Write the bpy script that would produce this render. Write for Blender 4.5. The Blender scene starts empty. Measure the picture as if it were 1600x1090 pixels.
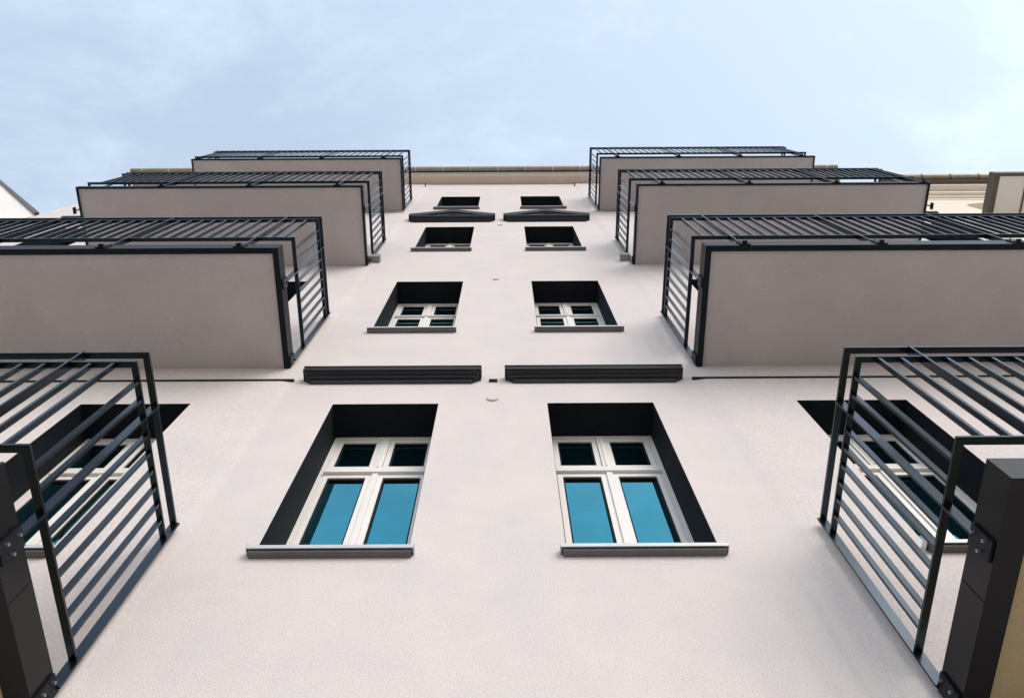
import bpy, bmesh, math, random
from mathutils import Vector
random.seed(4)
R = math.radians
S = bpy.context.scene
COL = S.collection

# ------------------------------------------------------------------ camera
cam_d = bpy.data.cameras.new('camera')
cam = bpy.data.objects.new('camera', cam_d)
COL.objects.link(cam)
cam_d.sensor_width = 36.0
cam_d.lens = 1242.4 * 36.0 / 1600.0
cam_d.shift_x = 8.95 / 1600.0
cam_d.clip_start = 0.05
cam_d.clip_end = 5000
PIT, ROLL = R(71.1085), R(-0.317)
fwd = Vector((0.0001, math.cos(PIT), math.sin(PIT))).normalized()
rt = Vector((1, 0, 0)); up = rt.cross(fwd)
rt2 = math.cos(ROLL) * rt + math.sin(ROLL) * up
up2 = -math.sin(ROLL) * rt + math.cos(ROLL) * up
from mathutils import Matrix
cam.matrix_world = Matrix.Translation((0.106, -2.5, 0.0)) @ Matrix((rt2, up2, -fwd)).transposed().to_4x4()
S.camera = cam

# ------------------------------------------------------------------ sky, sun, exposure
SUN_EL, SUN_AZ = R(30), R(150)          # azimuth measured from +y (the house) clockwise: in front of the facade, to the right
w = bpy.data.worlds.new('World'); S.world = w; w.use_nodes = True
nt = w.node_tree; nt.nodes.clear()
N = nt.nodes.new; LK = nt.links.new
out = N('ShaderNodeOutputWorld'); bg = N('ShaderNodeBackground'); bg.inputs['Strength'].default_value = 0.105
sky = N('ShaderNodeTexSky'); sky.sky_type = 'NISHITA'; sky.sun_disc = False
sky.sun_elevation = SUN_EL; sky.sun_rotation = SUN_AZ
sky.air_density = 1.0; sky.dust_density = 1.5; sky.ozone_density = 1.0; sky.altitude = 100
tc = N('ShaderNodeTexCoord')
mp = N('ShaderNodeMapping'); mp.inputs['Scale'].default_value = (2.2, 3.6, 1.5); mp.inputs['Rotation'].default_value = (0.2, 0.1, R(-28)); mp.inputs['Location'].default_value = (0.35, 0.1, 0)
n1 = N('ShaderNodeTexNoise'); n1.inputs['Scale'].default_value = 1.3; n1.inputs['Detail'].default_value = 9; n1.inputs['Roughness'].default_value = 0.62
n1.inputs['Distortion'].default_value = 0.35
LK(tc.outputs['Generated'], mp.inputs['Vector']); LK(mp.outputs['Vector'], n1.inputs['Vector'])
r1 = N('ShaderNodeMapRange'); r1.inputs['From Min'].default_value = 0.45; r1.inputs['From Max'].default_value = 0.72
r1.inputs['To Min'].default_value = 0.0; r1.inputs['To Max'].default_value = 0.16; r1.interpolation_type = 'SMOOTHSTEP'
LK(n1.outputs['Fac'], r1.inputs['Value'])
# thin haze that thickens towards the sun's side
dp = N('ShaderNodeVectorMath'); dp.operation = 'DOT_PRODUCT'; dp.inputs[1].default_value = (0.86, -0.5, 0.0)
LK(tc.outputs['Generated'], dp.inputs[0])
r2 = N('ShaderNodeMapRange'); r2.inputs['From Min'].default_value = -0.25; r2.inputs['From Max'].default_value = 0.75
r2.inputs['To Min'].default_value = 0.36; r2.inputs['To Max'].default_value = 0.60
LK(dp.outputs['Value'], r2.inputs['Value'])
ad = N('ShaderNodeMath'); ad.operation = 'ADD'; ad.use_clamp = True
LK(r1.outputs['Result'], ad.inputs[0]); LK(r2.outputs['Result'], ad.inputs[1])
mx = N('ShaderNodeMixRGB'); mx.inputs['Color2'].default_value = (5.2, 5.95, 6.6, 1)
LK(ad.outputs[0], mx.inputs['Fac']); LK(sky.outputs['Color'], mx.inputs['Color1'])
LK(mx.outputs['Color'], bg.inputs['Color']); LK(bg.outputs[0], out.inputs[0])

sun_d = bpy.data.lights.new('sun', 'SUN'); sun_d.energy = 0.72; sun_d.angle = R(36); sun_d.color = (1.0, 0.93, 0.86)
sun = bpy.data.objects.new('sun', sun_d); COL.objects.link(sun)
sdir = Vector((math.sin(SUN_AZ) * math.cos(SUN_EL), math.cos(SUN_AZ) * math.cos(SUN_EL), math.sin(SUN_EL)))
sun.rotation_euler = sdir.to_track_quat('Z', 'Y').to_euler()
S.view_settings.view_transform = 'Standard'; S.view_settings.look = 'None'
S.view_settings.gamma = 1; S.view_settings.use_curve_mapping = False
S.view_settings.exposure = 1.17

# ------------------------------------------------------------------ materials
def mat(name, col, rough=0.6, metal=0.0, spec=0.5, var=0.0, vscale=1.5, col2=None, bump=0.0, bscale=200, bump2=0.0, b2scale=3, fine=0.0, fscale=120):
    m = bpy.data.materials.new(name); m.use_nodes = True
    t = m.node_tree; b = t.nodes['Principled BSDF']; n = t.nodes.new; l = t.links.new
    b.inputs['Base Color'].default_value = (*col, 1); b.inputs['Roughness'].default_value = rough
    b.inputs['Metallic'].default_value = metal; b.inputs['Specular IOR Level'].default_value = spec
    tcd = n('ShaderNodeNewGeometry').outputs['Position']
    last = None
    if var or col2:
        nz = n('ShaderNodeTexNoise'); nz.inputs['Scale'].default_value = vscale; nz.inputs['Detail'].default_value = 5; nz.inputs['Roughness'].default_value = 0.6
        l(tcd, nz.inputs['Vector'])
        cr = n('ShaderNodeValToRGB'); cr.color_ramp.elements[0].position = 0.32; cr.color_ramp.elements[1].position = 0.68
        c2 = col2 if col2 else tuple(c * (1 - var) for c in col)
        cr.color_ramp.elements[0].color = (*c2, 1); cr.color_ramp.elements[1].color = (*col, 1)
        l(nz.outputs['Fac'], cr.inputs['Fac']); last = cr.outputs['Color']
        l(last, b.inputs['Base Color'])
    if fine:
        nf = n('ShaderNodeTexNoise'); nf.inputs['Scale'].default_value = fscale; nf.inputs['Detail'].default_value = 3
        l(tcd, nf.inputs['Vector'])
        mr = n('ShaderNodeMapRange'); mr.inputs['From Min'].default_value = 0.3; mr.inputs['From Max'].default_value = 0.7
        mr.inputs['To Min'].default_value = 1 - fine; mr.inputs['To Max'].default_value = 1.0
        l(nf.outputs['Fac'], mr.inputs['Value'])
        mu = n('ShaderNodeMixRGB'); mu.blend_type = 'MULTIPLY'; mu.inputs['Fac'].default_value = 1
        if last: l(last, mu.inputs['Color1'])
        else: mu.inputs['Color1'].default_value = (*col, 1)
        l(mr.outputs['Result'], mu.inputs['Color2']); l(mu.outputs['Color'], b.inputs['Base Color'])
    nrm = None
    for st, sc, ds in ((bump2, b2scale, 0.02), (bump, bscale, 0.002)):
        if st:
            nb = n('ShaderNodeTexNoise'); nb.inputs['Scale'].default_value = sc; nb.inputs['Detail'].default_value = 3
            l(tcd, nb.inputs['Vector'])
            bp = n('ShaderNodeBump'); bp.inputs['Strength'].default_value = st; bp.inputs['Distance'].default_value = ds
            l(nb.outputs['Fac'], bp.inputs['Height'])
            if nrm: l(nrm, bp.inputs['Normal'])
            nrm = bp.outputs['Normal']
    if nrm: l(nrm, b.inputs['Normal'])
    if name.endswith('steel'): b.inputs['Specular Tint'].default_value = (0.50, 0.75, 1.0, 1)
    return m

M = {}
M['stucco'] = mat('facade_stucco', (0.765, 0.670, 0.625), 0.9, spec=0.2, col2=(0.69, 0.625, 0.612), vscale=1.9, bump=1.0, bscale=130, bump2=0.3, b2scale=1.6, fine=0.21, fscale=120)
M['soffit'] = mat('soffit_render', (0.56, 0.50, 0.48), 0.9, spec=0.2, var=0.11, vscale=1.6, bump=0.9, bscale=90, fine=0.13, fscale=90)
M['ochre'] = mat('ochre_soffit', (0.46, 0.36, 0.20), 0.9, spec=0.2, var=0.08, bump=0.8, bscale=160, fine=0.18, fscale=150)
M['steel'] = mat('anthracite_steel', (0.003, 0.004, 0.006), 0.24, spec=0.6, var=0.3, vscale=9)
M['channel'] = mat('black_channel_steel', (0.012, 0.013, 0.015), 0.45, spec=0.16, var=0.35, vscale=5)
M['dark'] = mat('anthracite_render', (0.008, 0.010, 0.014), 0.75, spec=0.15, var=0.15, vscale=4, bump=0.7, bscale=150)
M['hood'] = mat('anthracite_moulding', (0.012, 0.013, 0.017), 0.6, spec=0.25, var=0.15, vscale=6, bump=0.3, bscale=90)
M['frame'] = mat('cream_timber_paint', (0.84, 0.79, 0.74), 0.42, spec=0.5, var=0.05, vscale=7)
M['sill'] = mat('grey_sheet_metal', (0.60, 0.59, 0.58), 0.4, metal=0.3, var=0.08, vscale=6)
M['bolt'] = mat('zinc_bolt', (0.30, 0.31, 0.32), 0.35, metal=0.8)
M['gutter'] = mat('brown_zinc_gutter', (0.36, 0.30, 0.20), 0.5, metal=0.2, var=0.25, vscale=3)
M['eave'] = mat('eaves_render', (0.66, 0.54, 0.43), 0.85, spec=0.2, var=0.07, vscale=1.2)
M['cream'] = mat('cream_render', (0.80, 0.71, 0.60), 0.9, spec=0.2, var=0.06, vscale=1.0, bump=0.5, bscale=120)
M['white'] = mat('white_render', (0.82, 0.77, 0.73), 0.9, spec=0.2, var=0.05, vscale=0.8, bump=0.5, bscale=120)
M['brown'] = mat('brown_metal_edge', (0.11, 0.085, 0.07), 0.5, spec=0.4, var=0.2, vscale=4)
M['hood2'] = mat('grey_moulding', (0.055, 0.055, 0.062), 0.7, spec=0.25, var=0.15, vscale=6, bump=0.3, bscale=90)
M['roof'] = mat('dark_roof_sheet', (0.09, 0.08, 0.075), 0.6, var=0.2)
M['glass'] = mat('blue_coated_glass', (0.048, 0.315, 0.40), 0.02, metal=0.985, var=0.16, vscale=2.2, bump2=0.03, b2scale=2.5)
M['sill_shade'] = mat('sill_shadow_strip', (0.15, 0.145, 0.145), 0.8, spec=0.2, var=0.15, vscale=6)
M['gloss'] = mat('black_gloss_sheet', (0.004, 0.0035, 0.0045), 0.30, spec=0.2, var=0.3, vscale=4)
M['gasket'] = mat('black_rubber', (0.006, 0.007, 0.007), 0.7, spec=0.2)
M['block'] = mat('grey_concrete', (0.30, 0.29, 0.27), 0.9, spec=0.2, var=0.1, bump=0.4, bscale=80)
M['paving'] = mat('pale_paving', (0.46, 0.43, 0.40), 0.9, col2=(0.38, 0.36, 0.34), vscale=1.2, bump=0.4, bscale=30)
M['ground'] = mat('ground', (0.20, 0.19, 0.17), 0.95, var=0.25, vscale=0.1)

# ------------------------------------------------------------------ mesh helpers
class MB:
    def __init__(self): self.v = []; self.f = []
    def poly(self, *pts):
        i = len(self.v); self.v += [tuple(p) for p in pts]; self.f.append(tuple(range(i, i + len(pts)))); return self
    def box(self, x0, x1, y0, y1, z0, z1):
        if x0 > x1: x0, x1 = x1, x0
        i = len(self.v)
        self.v += [(x, y, z) for z in (z0, z1) for y in (y0, y1) for x in (x0, x1)]
        for q in ((0, 2, 3, 1), (4, 5, 7, 6), (0, 1, 5, 4), (2, 6, 7, 3), (0, 4, 6, 2), (1, 3, 7, 5)):
            self.f.append(tuple(i + k for k in q))
        return self
    def prism(self, pts, y0, y1):                  # pts (x,z) counter-clockwise seen from -y; y0 front (smaller)
        i = len(self.v); n = len(pts)
        self.v += [(x, y0, z) for x, z in pts] + [(x, y1, z) for x, z in pts]
        self.f.append(tuple(range(i, i + n))); self.f.append(tuple(range(i + 2 * n - 1, i + n - 1, -1)))
        for k in range(n):
            a, b = i + k, i + (k + 1) % n
            self.f.append((b, a, a + n, b + n))
        return self
    def prismx(self, pts, x0, x1):                 # pts (y,z) profile, run along x
        i = len(self.v); n = len(pts)
        self.v += [(x0, y, z) for y, z in pts] + [(x1, y, z) for y, z in pts]
        self.f.append(tuple(range(i, i + n))); self.f.append(tuple(range(i + 2 * n - 1, i + n - 1, -1)))
        for k in range(n):
            a, b = i + k, i + (k + 1) % n
            self.f.append((b, a, a + n, b + n))
        return self
    def cyl(self, c, axis, r, h, n=8):
        a = Vector(axis).normalized(); q = a.to_track_quat('Z', 'Y'); c = Vector(c); i = len(self.v)
        for t in (0, h):
            for k in range(n):
                p = c + q @ Vector((r * math.cos(2 * math.pi * k / n), r * math.sin(2 * math.pi * k / n), t)); self.v.append(tuple(p))
        self.f.append(tuple(range(i + n - 1, i - 1, -1))); self.f.append(tuple(range(i + n, i + 2 * n)))
        for k in range(n):
            self.f.append((i + k, i + (k + 1) % n, i + n + (k + 1) % n, i + n + k))
        return self
    def mesh(self, name):
        me = bpy.data.meshes.new(name); me.from_pydata(self.v, [], self.f)
        bm = bmesh.new(); bm.from_mesh(me); bmesh.ops.recalc_face_normals(bm, faces=bm.faces); bm.to_mesh(me); bm.free()
        me.update(); return me
    def build(self, name, m, parent=None, bevel=0.0, fix=True):
        me = self.mesh(name) if fix else None
        if me is None:
            me = bpy.data.meshes.new(name); me.from_pydata(self.v, [], self.f); me.update()
        me.materials.append(m)
        o = bpy.data.objects.new(name, me); COL.objects.link(o)
        if parent: o.parent = parent
        if bevel:
            bv = o.modifiers.new('bevel', 'BEVEL'); bv.width = bevel; bv.segments = 2; bv.limit_method = 'ANGLE'
        return o

def place(name, me, parent, loc=(0, 0, 0)):
    o = bpy.data.objects.new(name, me); COL.objects.link(o); o.parent = parent; o.location = loc; return o
def thing(name, label, cat, loc=(0, 0, 0), group=None):
    o = bpy.data.objects.new(name, None); COL.objects.link(o); o.location = loc; o.empty_display_size = 0.5
    o['label'] = label; o['category'] = cat
    if group: o['group'] = group
    return o
def struct(o): o['kind'] = 'structure'; return o

# ------------------------------------------------------------------ ground
GZ = -1.6
g = MB(); g.poly((-400, -400, GZ - .16), (400, -400, GZ - .16), (400, 400, GZ - .16), (-400, 400, GZ - .16)); struct(g.build('ground', M['ground']))
g = MB(); g.box(-60, 60, -22, -0.02, GZ - .15, GZ); struct(g.build('pavement', M['paving']))  # unseen paving, made pale to bounce light up onto the soffits

# ------------------------------------------------------------------ the apartment building
house = thing('apartment_building', 'tall pinkish beige rendered apartment building with black window reveals and eight black railed balconies', 'building')
XL, XR, ZT = -8.95, 8.25, 19.8
STEP = -0.012
LV = [(3.82, 5.95), (7.88, 10.01), (11.93, 13.96), (15.95, 17.69)]
cols = [(-7.68, -6.82, STEP), (-5.2, -4.3, STEP), (-3.34, -2.45, STEP), (-1.30, -0.445, 0.0), (0.435, 1.293, 0.0), (2.45, 3.34, STEP), (4.3, 5.2, STEP), (6.82, 7.68, STEP)]
def wall_panel(mb, x0, x1, y, z0, z1, holes):
    xs = sorted({x0, x1, *[h[0] for h in holes], *[h[1] for h in holes]})
    zs = sorted({z0, z1, *[h[2] for h in holes], *[h[3] for h in holes]})
    for a, b in zip(xs, xs[1:]):
        for c, d in zip(zs, zs[1:]):
            if any(h[0] - 1e-6 <= a and b <= h[1] + 1e-6 and h[2] - 1e-6 <= c and d <= h[3] + 1e-6 for h in holes): continue
            mb.poly((a, y, c), (b, y, c), (b, y, d), (a, y, d))
wb = MB()
def holes_for(x0, x1): return [(a, b, z0, z1) for a, b, _ in cols if a > x0 and b < x1 for z0, z1 in LV]
SL, SR, CW = -1.86, 1.86, 0.14
wall_panel(wb, SL + CW, SR - CW, 0.0, GZ, ZT, holes_for(SL, SR))
wall_panel(wb, XL, SL, STEP, GZ, ZT, holes_for(XL, SL))
wall_panel(wb, SR, XR, STEP, GZ, ZT, holes_for(SR, XR))
for k in range(8):
    t0, t1 = k / 8, (k + 1) / 8
    ya, yb = STEP * (1 + math.cos(math.pi * t0)) / 2, STEP * (1 + math.cos(math.pi * t1)) / 2
    wb.poly((SL + CW * t0, ya, GZ), (SL + CW * t1, yb, GZ), (SL + CW * t1, yb, ZT), (SL + CW * t0, ya, ZT))
    wb.poly((SR - CW * t1, yb, GZ), (SR - CW * t0, ya, GZ), (SR - CW * t0, ya, ZT), (SR - CW * t1, yb, ZT))
wb.poly((XL, STEP, GZ), (XL, STEP, ZT), (XL, 11, ZT), (XL, 11, GZ))
wb.poly((XR, STEP, GZ), (XR, 11, GZ), (XR, 11, ZT), (XR, STEP, ZT))
wb.poly((XL, 11, GZ), (XL, 11, ZT), (XR, 11, ZT), (XR, 11, GZ))
wall = wb.build('wall', M['stucco'], house, fix=False)
# thin shadow joints in the render of the side bays
for xa, xb, z in ((-8.9, -1.74, 6.455), (1.72, 8.2, 6.455), (-6.3, SL - .005, 15.48), (SR + .005, 6.3, 15.48)):
    MB().box(xa, xb, STEP - .012, .02, z - .010, z + .010).build('string_course', M['brown'] if z > 9 else M['hood'], house)
for x in (-1.81, 1.77):
    MB().box(x - .014, x + .014, -.10, 0, 19.32, 19.35).build('eaves_step', M['brown'], house)  # dark strip marking the small step in the wall under the eaves

# windows ----------------------------------------------------------
def window_meshes(wd, h):
    Y = {}
    rv = MB(); D0, D1 = 0.0, 0.33
    # lining of the reveal: head, two jambs, bottom
    T = .004
    Y['lining'] = (wd, h)
    fr = MB(); y0, y1 = .295, .365
    f = .040
    fr.box(0, f, y0, y1, 0, h); fr.box(wd - f, wd, y0, y1, 0, h)
    fr.box(f, wd - f, y0, y1, h - f, h); fr.box(f, wd - f, y0, y1, 0, f)
    zt = 0.0; zt = h - .60 if h > 2 else h - .60
    fr.box(f, wd - f, y0 - .006, y1, zt - .05, zt + .05)               # transom
    fr.box(f, wd - f, y0 - .03, y0 - .0065, zt - .058, zt - .036)      # drip rail
    mul = wd / 2
    fr.box(mul - .03, mul + .03, y0 - .004, y1, zt + .05, h - f)        # upper mullion
    fr.box(mul - .006, mul + .006, y0 - .012, y0 - .0045, zt + .06, h - f - .01)
    Y['frame'] = fr.mesh('frame')
    Y['sash'] = []; Y['pane'] = []; Y['gasket'] = []
    def ring(x0, x1, z0, z1, tl, tr, t, ya, yb):
        q = MB(); q.box(x0, x0 + tl, ya, yb, z0, z1); q.box(x1 - tr, x1, ya, yb, z0, z1)
        q.box(x0 + tl, x1 - tr, ya, yb, z1 - t, z1); q.box(x0 + tl, x1 - tr, ya, yb, z0, z0 + t); return q
    g = .003
    rects = [(f + g, mul - .03 - g, zt + .05 + g, h - f - g, .040, .040, .045, .305), (mul + .03 + g, wd - f - g, zt + .05 + g, h - f - g, .040, .040, .045, .305),
             (f + g, mul - g / 2, f + g, zt - .05 - g, .040, .062, .055, .290), (mul + g / 2, wd - f - g, f + g, zt - .05 - g, .062, .040, .055, .290)]
    for k, (x0, x1, z0, z1, tl, tr, t, ya) in enumerate(rects):
        q = ring(x0, x1, z0, z1, tl, tr, t, ya, .36)
        if k == 3: q.box(x0 - .022, x0 + .022, ya - .014, ya - .0005, z0 + .01, z1 - .01)      # cover strip over the meeting stiles
        Y['sash'].append(q.mesh('sash'))
        a, b, c_, d = x0 + tl, x1 - tr, z0 + t, z1 - t
        Y['gasket'].append(ring(a + .0002, b - .0002, c_ + .0002, d - .0002, .012, .012, .016, ya + .010, .36).mesh('gasket'))
        Y['pane'].append(MB().box(a + .006, b - .006, ya + .026, ya + .034, c_ + .006, d - .006).mesh('pane'))
    return Y
cache = {}
def win(x0, x1, z0, z1, yw, parent):
    wd, h = round(x1 - x0, 3), round(z1 - z0, 3)
    key = (wd, h)
    if key not in cache:
        Y = window_meshes(wd, h)
        Y['frame'].materials.append(M['frame'])
        for m in Y['sash']: m.materials.append(M['frame'])
        for m in Y['pane']: m.materials.append(M['glass'])
        for m in Y['gasket']: m.materials.append(M['gasket'])
        sl = MB()
        sl.prismx([(-.058, -.036), (-.053, -.036), (-.053, -.012), (.29, .012), (.29, .018), (-.058, -.006)], -.032, wd + .032)
        sl.box(-.036, -.0325, -.058, .0, -.03, .014); sl.box(wd + .0325, wd + .036, -.058, .0, -.03, .014)
        Y['sill'] = sl.mesh('sill'); Y['sill'].materials.append(M['sill'])
        Y['sill_shade'] = MB().prismx([(-.042, -.052), (0, -.052), (0, -.008), (-.042, -.0125)], -.02, wd + .02).mesh('sill_shadow'); Y['sill_shade'].materials.append(M['sill_shade'])  # dark strip added in place of the shade under the sill lip
        cache[key] = Y
    Y = cache[key]
    # reveal lining, the window part itself
    r = MB(); T = .03; e = .35 - yw
    ya, yb = yw + .002, .37
    r.box(x0 - T, x0 + .003, ya, yb, z0 - .04, z1 + T); r.box(x1 - .003, x1 + T, ya, yb, z0 - .04, z1 + T)
    r.box(x0 + .003, x1 - .003, ya, yb, z1 - .003, z1 + T); r.box(x0 + .003, x1 - .003, ya, yb, z0 - .06, z0 - .03)
    r.box(x0 - T, x1 + T, .3705, .40, z0 - .06, z1 + T)
    wo = r.build('window', M['dark'], parent)
    off = (x0, 0, z0)
    place('frame', Y['frame'], wo, off)
    for m in Y['sash']: place('sash', m, wo, off)
    for m in Y['pane']: place('pane', m, wo, off)
    for m in Y['gasket']: place('gasket', m, wo, off)
    place('sill', Y['sill'], wo, (x0, yw, z0)); place('sill_shadow', Y['sill_shade'], wo, (x0, yw - .0005, z0))
    return wo
for a, b, yw in cols:
    for z0, z1 in LV:
        win(a, b, z0, z1, yw, house)

# straight hoods above first-floor windows, triangular pediments above third-floor windows
def hood(cx, z, yw=0.0):
    m = MB(); u = MB()
    for k, (hw, y, za, zb) in enumerate(((.700, -.030, 0, .020), (.712, -.046, .0201, .034), (.728, -.062, .0341, .044), (.738, -.080, .0441, .060), (.752, -.090, .0601, .070), (.770, -.108, .0701, .144))):
        (m if k in (1, 3, 5) else u).box(cx - hw, cx + hw, yw + y, yw, z + za, z + zb)
    m.box(cx - .775, cx + .775, yw - .114, yw, z + .1441, z + .153)
    o = m.build('window_hood', M['hood'], house)
    u.build('moulding', M['hood2'], o)
    return o
hood(-.885, 6.385); hood(.867, 6.385)
hood(-7.25, 14.46, STEP); hood(7.25, 14.46, STEP)
def pediment(cx, z):
    m = MB()
    m.box(cx - .715, cx + .715, -.03, 0, z, z + .05)
    m.box(cx - .760, cx + .760, -.085, 0, z + .0801, z + .12)
    m.box(cx - .775, cx + .775, -.100, 0, z + .1201, z + .20)
    u = MB(); u.prism([(cx - .70, z + .2001), (cx + .70, z + .2001), (cx, z + .62)], -.045, 0)
    u.box(cx - .735, cx + .735, -.058, 0, z + .0501, z + .08)
    for s in (-1, 1):
        p = [(cx + s * .795, z + .2001), (cx + s * .60, z + .2001), (cx, z + .60), (cx, z + .86), (cx + s * .795, z + .36)]
        if s > 0: p = p[::-1]
        m.prism(p, -.104, 0)
        q = [(cx + s * .60, z + .2002), (cx + s * .50, z + .2002), (cx, z + .53), (cx, z + .5999)]
        if s > 0: q = q[::-1]
        u.prism(q, -.075, 0)
    o = m.build('pediment', M['hood'], house); u.build('moulding', M['hood2'], o)
    return o
pediment(-.880, 14.42); pediment(.860, 14.42)

# small round caps and a slot on the centre line
for x, z, r in ((-.005, 6.04, .048), (-.02, 10.11, .042), (.012, 14.11, .045)):
    MB().cyl((x, 0, z), (0, -1, 0), r, .016, 20).build('wall_cap', M['stucco'], house)
MB().box(-.045, .028, -.022, 0, 6.42, 6.446).build('vent_slot', M['hood'], house)
# beam ends under the second-floor balconies
for xa, xb in ((-1.86, -1.69), (1.745, 1.88)):
    MB().box(xa, xb, -.10, .0, 11.12, 11.26).build('beam_end', M['block'], house, bevel=.004)

# eaves and gutter -------------------------------------------------
e = MB()
e.prismx([(-.0, 19.8), (-.20, 19.8), (-.20, 19.86), (0.0, 19.86)], XL - .1, XR + .08)
e.prismx([(.0, 19.8601), (-.215, 19.8601), (-.235, 19.90), (0.0, 19.90)], XL - .12, XR + .1)
e.build('eaves', M['eave'], house)
MB().box(XL - .12, XR + .1, -.275, 0.0, 19.9001, 19.935).build('eaves_board', M['sill'], house)
gm = MB(); pr = []
for k in range(9):
    a = math.pi + math.pi * k / 8
    pr.append((-.345 + .064 * math.cos(a), 20.03 + .08 * math.sin(a)))
pr += [(-.345 + .057 * math.cos(a), 20.03 + .073 * math.sin(a)) for a in [2 * math.pi - math.pi * k / 8 for k in range(9)]]
gm.prismx(pr, XL - .18, XR + .05)
gm.build('gutter', M['gutter'], house)
bk = MB(); bp_ = [( -.345 + .071 * math.cos(math.pi + math.pi * k / 8), 20.03 + .088 * math.sin(math.pi + math.pi * k / 8)) for k in range(9)]
bp_ += [(-.345 + .0645 * math.cos(a), 20.03 + .081 * math.sin(a)) for a in [2 * math.pi - math.pi * k / 8 for k in range(9)]]
bkm = MB().prismx(bp_, -.012, .012).mesh('gutter_bracket'); bkm.materials.append(M['sill'])
x = XL + .1
while x < XR:
    place('gutter_bracket', bkm, house, (x, 0, 0)); x += .675
rf = MB()
rf.poly((XL - .15, -.30, 20.07), (XR + .1, -.30, 20.07), (XR + .1, 5.5, 22.0), (XL - .15, 5.5, 22.0))
rf.poly((XL - .15, 5.5, 22.0), (XR + .1, 5.5, 22.0), (XR + .1, 11.2, 20.07), (XL - .15, 11.2, 20.07))
rf.poly((XL - .15, -.30, 20.07), (XL - .15, 5.5, 22.0), (XL - .15, 11.2, 20.07))
rf.poly((XR + .1, -.30, 20.07), (XR + .1, 11.2, 20.07), (XR + .1, 5.5, 22.0))
rf.build('roof', M['roof'], house)

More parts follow.
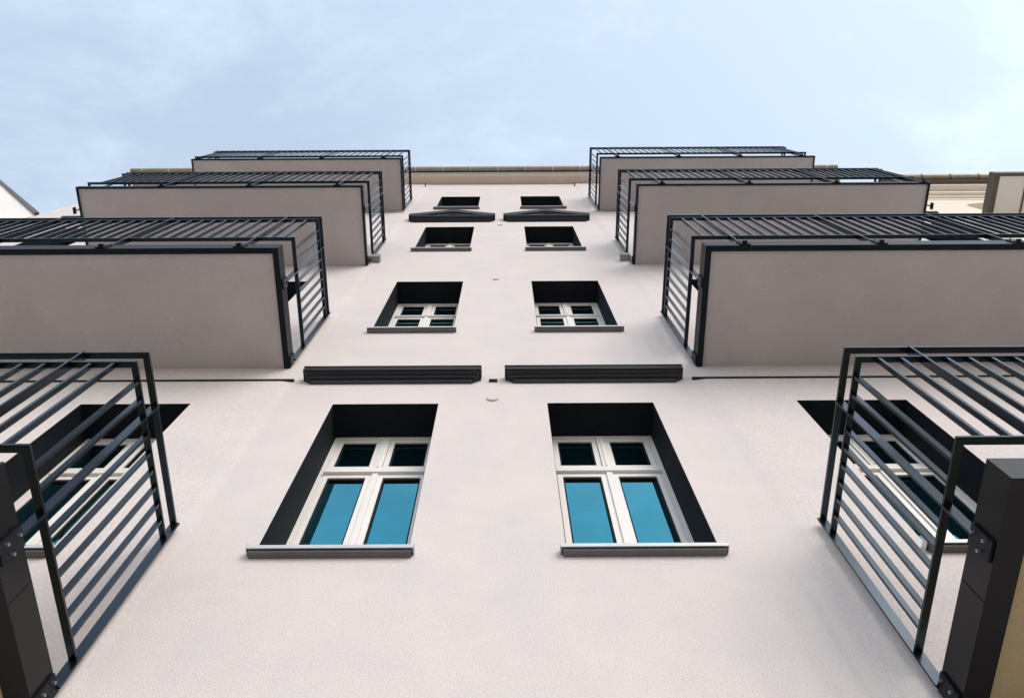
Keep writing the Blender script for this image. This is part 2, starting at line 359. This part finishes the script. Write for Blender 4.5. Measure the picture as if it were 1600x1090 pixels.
# ------------------------------------------------------------------ balconies
def balcony(s, X, XF, T, ZB, ct, cb, br, bs, sp, flange, smat, single=True):
    """s side (-1 left, 1 right); X inner rail plane; XF far rail plane (absolute |x|); T top of rail; ZB bottom of rail; ct/cb channel top/bottom"""
    c = lambda x: s * x                                   # |x| -> x
    W = STEP - .001
    FX = XF
    if T > 12 and T < 14: XF -= .085
    slab = MB().box(c(X + .03), c(XF - .03), -bs + .03, W, cb + .025, ct - .012)
    root = slab.build('balcony', smat, house)
    # steel channel round the edge: web and bottom flange, three sides; top flange
    ch = MB()
    o1, o2 = X + .012, XF - .012
    for (z0, z1, wdt) in ((cb, cb + .012, flange), (ct - .0115, ct, .06)):
        ch.box(c(o1), c(o2), -bs, -bs + wdt, z0, z1)
        ch.box(c(o1), c(o1 + wdt), -bs + wdt, W, z0, z1)
        ch.box(c(o2 - wdt), c(o2), -bs + wdt, W, z0, z1)
    ch.box(c(o1), c(o2), -bs, -bs + .010, cb + .0121, ct - .0116)
    ch.box(c(o1), c(o1 + .010), -bs + .0101, W, cb + .0121, ct - .0116)
    ch.box(c(o2 - .010), c(o2), -bs + .0101, W, cb + .0121, ct - .0116)
    ch.build('edge_channel', M['gloss' if flange > .08 else 'channel'], root)
    if flange > .08:      # fold marks in the cladding sheet of the nearest pair
        jm = MB().box(c(o1 - .0022), c(o1 - .0002), -.575, -.571, cb + .002, ct - .002); jm.build('sheet_joint', M['hood'], root)
    XF = FX; rh = .013
    Z2 = T - .15
    def ring(z, h, a, nm):
        m = MB()
        m.box(c(X), c(XF), -br, -br + a, z - h, z)
        m.box(c(X), c(X + a), -br + a, -.045, z - h, z)
        m.box(c(XF - a), c(XF), -br + a, -.045, z - h, z)
        return m.build(nm, M['steel'], root)
    ring(T, .016, .036, 'top_rail'); ring(Z2, rh, .034, 'upper_rail'); ring(ZB + rh, rh, .036, 'bottom_rail')
    # bars
    hb = Z2 - rh - (ZB + rh) - .001
    fb = MB().box(-.008, .008, -.014, .014, 0, hb).mesh('bar'); fb.materials.append(M['steel'])
    sb = MB().box(-.014, .014, -.008, .008, 0, hb).mesh('bar'); sb.materials.append(M['steel'])
    zb = ZB + rh + .0005
    posts_f = [X + 3 * sp + k * 10 * sp for k in range(4) if X + 3 * sp + k * 10 * sp < XF - .1]
    nf = int((XF - X) / sp)
    bars = []
    for k in range(1, nf + 1):
        xx = X + k * sp
        if (k - 3) % 10 == 0 or xx > XF - .05: continue
        bars.append((fb, (c(xx), -br + .018, zb)))
    ss = (br - .075) / 10
    for side in (X + .018, XF - .018):
        for k in range(1, 10):
            if k == 3: continue
            bars.append((sb, (c(side), -br + k * ss + .01, zb)))
    if single:
        for me, loc in bars: place('bar', me, root, loc)
    else:
        j = MB()
        for me, (a, b_, z_) in bars:
            if me is fb: j.box(a - .006, a + .006, b_ - .013, b_ + .013, z_, z_ + hb)
            else: j.box(a - .013, a + .013, b_ - .006, b_ + .006, z_, z_ + hb)
        q = j.build('bars', M['steel'], root); q['kind'] = 'stuff'
    # posts: flat bars standing across the rails, bolted to the channel
    pm_f = MB().box(-.006, .006, -.004, .044, ct - .02, T + .003).mesh('post'); pm_f.materials.append(M['steel'])
    pm_s = MB().box(-.004, .044, -.006, .006, ct - .02, T + .003).mesh('post'); pm_s.materials.append(M['steel'])
    pm_w = MB().box(-.014, .036, -.006, .006, ct - .02, T).mesh('post'); pm_w.materials.append(M['steel'])
    pl = MB().box(-.045, .045, -.006, .006, cb + .012, ct - .008)
    pl.box(-.02, .02, -.03, -.0061, cb + .03, cb + .042)
    plf = pl.mesh('bracket'); plf.materials.append(M['channel'])
    pl = MB().box(-.006, .006, -.045, .045, cb + .012, ct - .008)
    pls = pl.mesh('bracket'); pls.materials.append(M['channel'])
    bt = MB()
    hh = (ct - cb)
    btf = bt.cyl((0, 0, 0), (0, -1, 0), .008, .014, 6).mesh('bolt'); btf.materials.append(M['bolt'])
    bt = MB(); bts = bt.cyl((0, 0, 0), (-1, 0, 0), .008, .014, 6).mesh('bolt'); bts.materials.append(M['bolt'])
    spots = ((-.028, .30), (.028, .42), (-.02, .78)) if single and hh > .1 else ()
    for px in posts_f:
        place('post', pm_f, root, (c(px), -br, 0))
        place('bracket', plf, root, (c(px), -bs - .0065, 0))
        for dx, dz in spots: place('bolt', btf, root, (c(px) + dx, -bs - .0127, cb + hh * dz))
    for side, sg in ((X, 1), (XF, -1)):
        o = place('post', pm_s, root, (c(side), -br + 3 * ss + .01, 0)); o.scale = (s * sg, 1, 1)
        o = place('post', pm_w, root, (c(side), -.052, 0)); o.scale = (s * sg, 1, 1)
        for yy in (-br + 3 * ss + .01, -.075):
            o = place('bracket', pls, root, (c(side + sg * .0055), yy, 0))
            for dy, dz in spots:
                o = place('bolt', bts, root, (c(side - sg * .0007), yy + dy, cb + hh * dz)); o.scale = (s * sg, 1, 1)
    return root

BALC = [
 #  s   X     XF    T      ZB     ct     cb     br    bs     sp    flange soffit
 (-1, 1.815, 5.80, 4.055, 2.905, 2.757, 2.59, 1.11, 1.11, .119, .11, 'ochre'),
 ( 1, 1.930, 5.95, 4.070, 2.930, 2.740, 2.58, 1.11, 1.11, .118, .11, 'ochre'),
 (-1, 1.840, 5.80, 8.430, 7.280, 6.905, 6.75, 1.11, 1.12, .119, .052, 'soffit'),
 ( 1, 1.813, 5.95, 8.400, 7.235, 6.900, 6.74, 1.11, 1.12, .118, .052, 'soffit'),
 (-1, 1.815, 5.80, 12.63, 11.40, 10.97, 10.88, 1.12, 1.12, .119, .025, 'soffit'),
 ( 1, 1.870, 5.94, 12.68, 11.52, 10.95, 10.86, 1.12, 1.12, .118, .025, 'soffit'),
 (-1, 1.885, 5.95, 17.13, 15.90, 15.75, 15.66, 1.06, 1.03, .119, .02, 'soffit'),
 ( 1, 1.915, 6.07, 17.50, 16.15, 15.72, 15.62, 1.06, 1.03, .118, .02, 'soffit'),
]
for i, b in enumerate(BALC):
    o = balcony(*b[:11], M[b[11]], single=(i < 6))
    if b[11] == 'ochre': o['label'] = 'lowest balcony, its underside ochre instead of grey'

# ------------------------------------------------------------------ neighbour on the left, pale with a sloping verge
nl = thing('gabled_building', 'pale neighbouring house at the far left edge with a dark sloping roof verge', 'building', (-12, 0, GZ))
def lb(mb, name, m, p, **k):
    o = mb.build(name, m, p, **k); o.location = -Vector(p.location); return o
gp = [(-17, GZ), (-9.05, GZ), (-9.05, 15.55), (-12.9, 20.75), (-17, 26.2)]
lb(MB().prism(gp, .0, 9), 'wall', M['white'], nl)
vx = [(-8.98, 15.42), (-8.98, 15.66), (-12.86, 20.92), (-17.1, 26.5), (-17.1, 26.3), (-9.02, 15.46)]
lb(MB().prism([(-9.04, 15.48), (-8.99, 15.55), (-17.0, 26.36), (-17.0, 26.26)], -.05, 9.1), 'verge_board', M['brown'], nl)

# ------------------------------------------------------------------ neighbour on the right, cream with mouldings, arched recess and a balcony
nr = thing('moulded_building', 'cream neighbouring building on the right with cornice mouldings and an arched recess', 'building', (11, 0, GZ))
NZ = 17.2
arch = [(9.38, 14.2)] + [(9.38 + 1.15 * (1 - math.cos(t)), 16.0 + .47 * math.sin(t)) for t in [math.pi * k / 16 for k in range(0, 17)]] + [(11.68, 14.2)]
wm = MB()
NX0, NX1 = 8.27, 16
# wall around the arch: left strip, right strip, below, above pieces
wm.poly((NX0, 0, GZ), (9.38, 0, GZ), (9.38, 0, NZ), (NX0, 0, NZ))
wm.poly((11.68, 0, GZ), (NX1, 0, GZ), (NX1, 0, NZ), (11.68, 0, NZ))
wm.poly((9.38, 0, GZ), (11.68, 0, GZ), (11.68, 0, 14.2), (9.38, 0, 14.2))
top = arch[1:-1]
for (xa, za), (xb, zb_) in zip(top, top[1:]):
    wm.poly((xa, 0, za), (xb, 0, zb_), (xb, 0, NZ), (xa, 0, NZ))
for (xa, za), (xb, zb_) in zip(arch, arch[1:]):
    wm.poly((xa, 0, za), (xa, .95, za), (xb, .95, zb_), (xb, 0, zb_))
wm.poly((9.38, 0, 14.2), (11.68, 0, 14.2), (11.68, .95, 14.2), (9.38, .95, 14.2))
wm.poly((9.3, .95, 14.1), (11.8, .95, 14.1), (11.8, .95, 16.6), (9.3, .95, 16.6))
wm.poly((NX1, 0, GZ), (NX1, 9, GZ), (NX1, 9, NZ), (NX1, 0, NZ)); wm.poly((NX0, 9, GZ), (NX1, 9, GZ), (NX1, 9, NZ), (NX0, 9, NZ))
lb(wm, 'wall', M['cream'], nr, fix=False)
for ya, za, zb_ in ((-.012, 16.78, 16.90), (-.04, 17.02, 17.16), (-.11, 17.1601, 17.36), (-.24, 17.3601, 17.50)):
    lb(MB().box(NX0, NX1, ya, .02, za, zb_), 'cornice_moulding', M['cream'], nr)
lb(MB().box(NX0, NX1, -.33, .3, 17.5001, 17.54), 'eaves_board', M['brown'], nr)
g2 = [(y - .03, z - 20.03 + 17.66) for y, z in pr]
lb(MB().prismx(g2, NX0, NX1), 'gutter', M['gutter'], nr)
x = NX0 + .3
bkm2 = MB().prismx([(y - .03, z - 20.03 + 17.66) for y, z in bp_], -.014, .014).mesh('gutter_bracket'); bkm2.materials.append(M['brown'])
while x < NX1:
    o = place('gutter_bracket', bkm2, nr); o.location = Vector((x, 0, 0)) - nr.location; x += .62
lb(MB().poly((NX0, -.3, 17.66), (NX1, -.3, 17.66), (NX1, 5, 19.3), (NX0, 5, 19.3)).poly((NX0, 5, 19.3), (NX1, 5, 19.3), (NX1, 9, 17.6), (NX0, 9, 17.6)), 'roof', M['roof'], nr, fix=False)
# its balcony: bright soffit, brown metal rim
BX0, BX1, BY, BZ = 8.60, 13.0, -.88, 14.0
bs_ = lb(MB().box(BX0 + .09, BX1 - .09, BY + .06, -.001, BZ + .02, BZ + .15), 'balcony', M['white'], nr)
rim = MB()
rim.box(BX0, BX0 + .09, BY, -.001, BZ, BZ + .19).box(BX1 - .09, BX1, BY, -.001, BZ, BZ + .19).box(BX0 + .0901, BX1 - .0901, BY, BY + .06, BZ, BZ + .19)
r_ = rim.build('rim', M['brown'], bs_)
q_ = MB().box(9.155, 9.185, BY + .061, -.001, BZ + .005, BZ + .0199).build('soffit_joint', M['brown'], bs_)
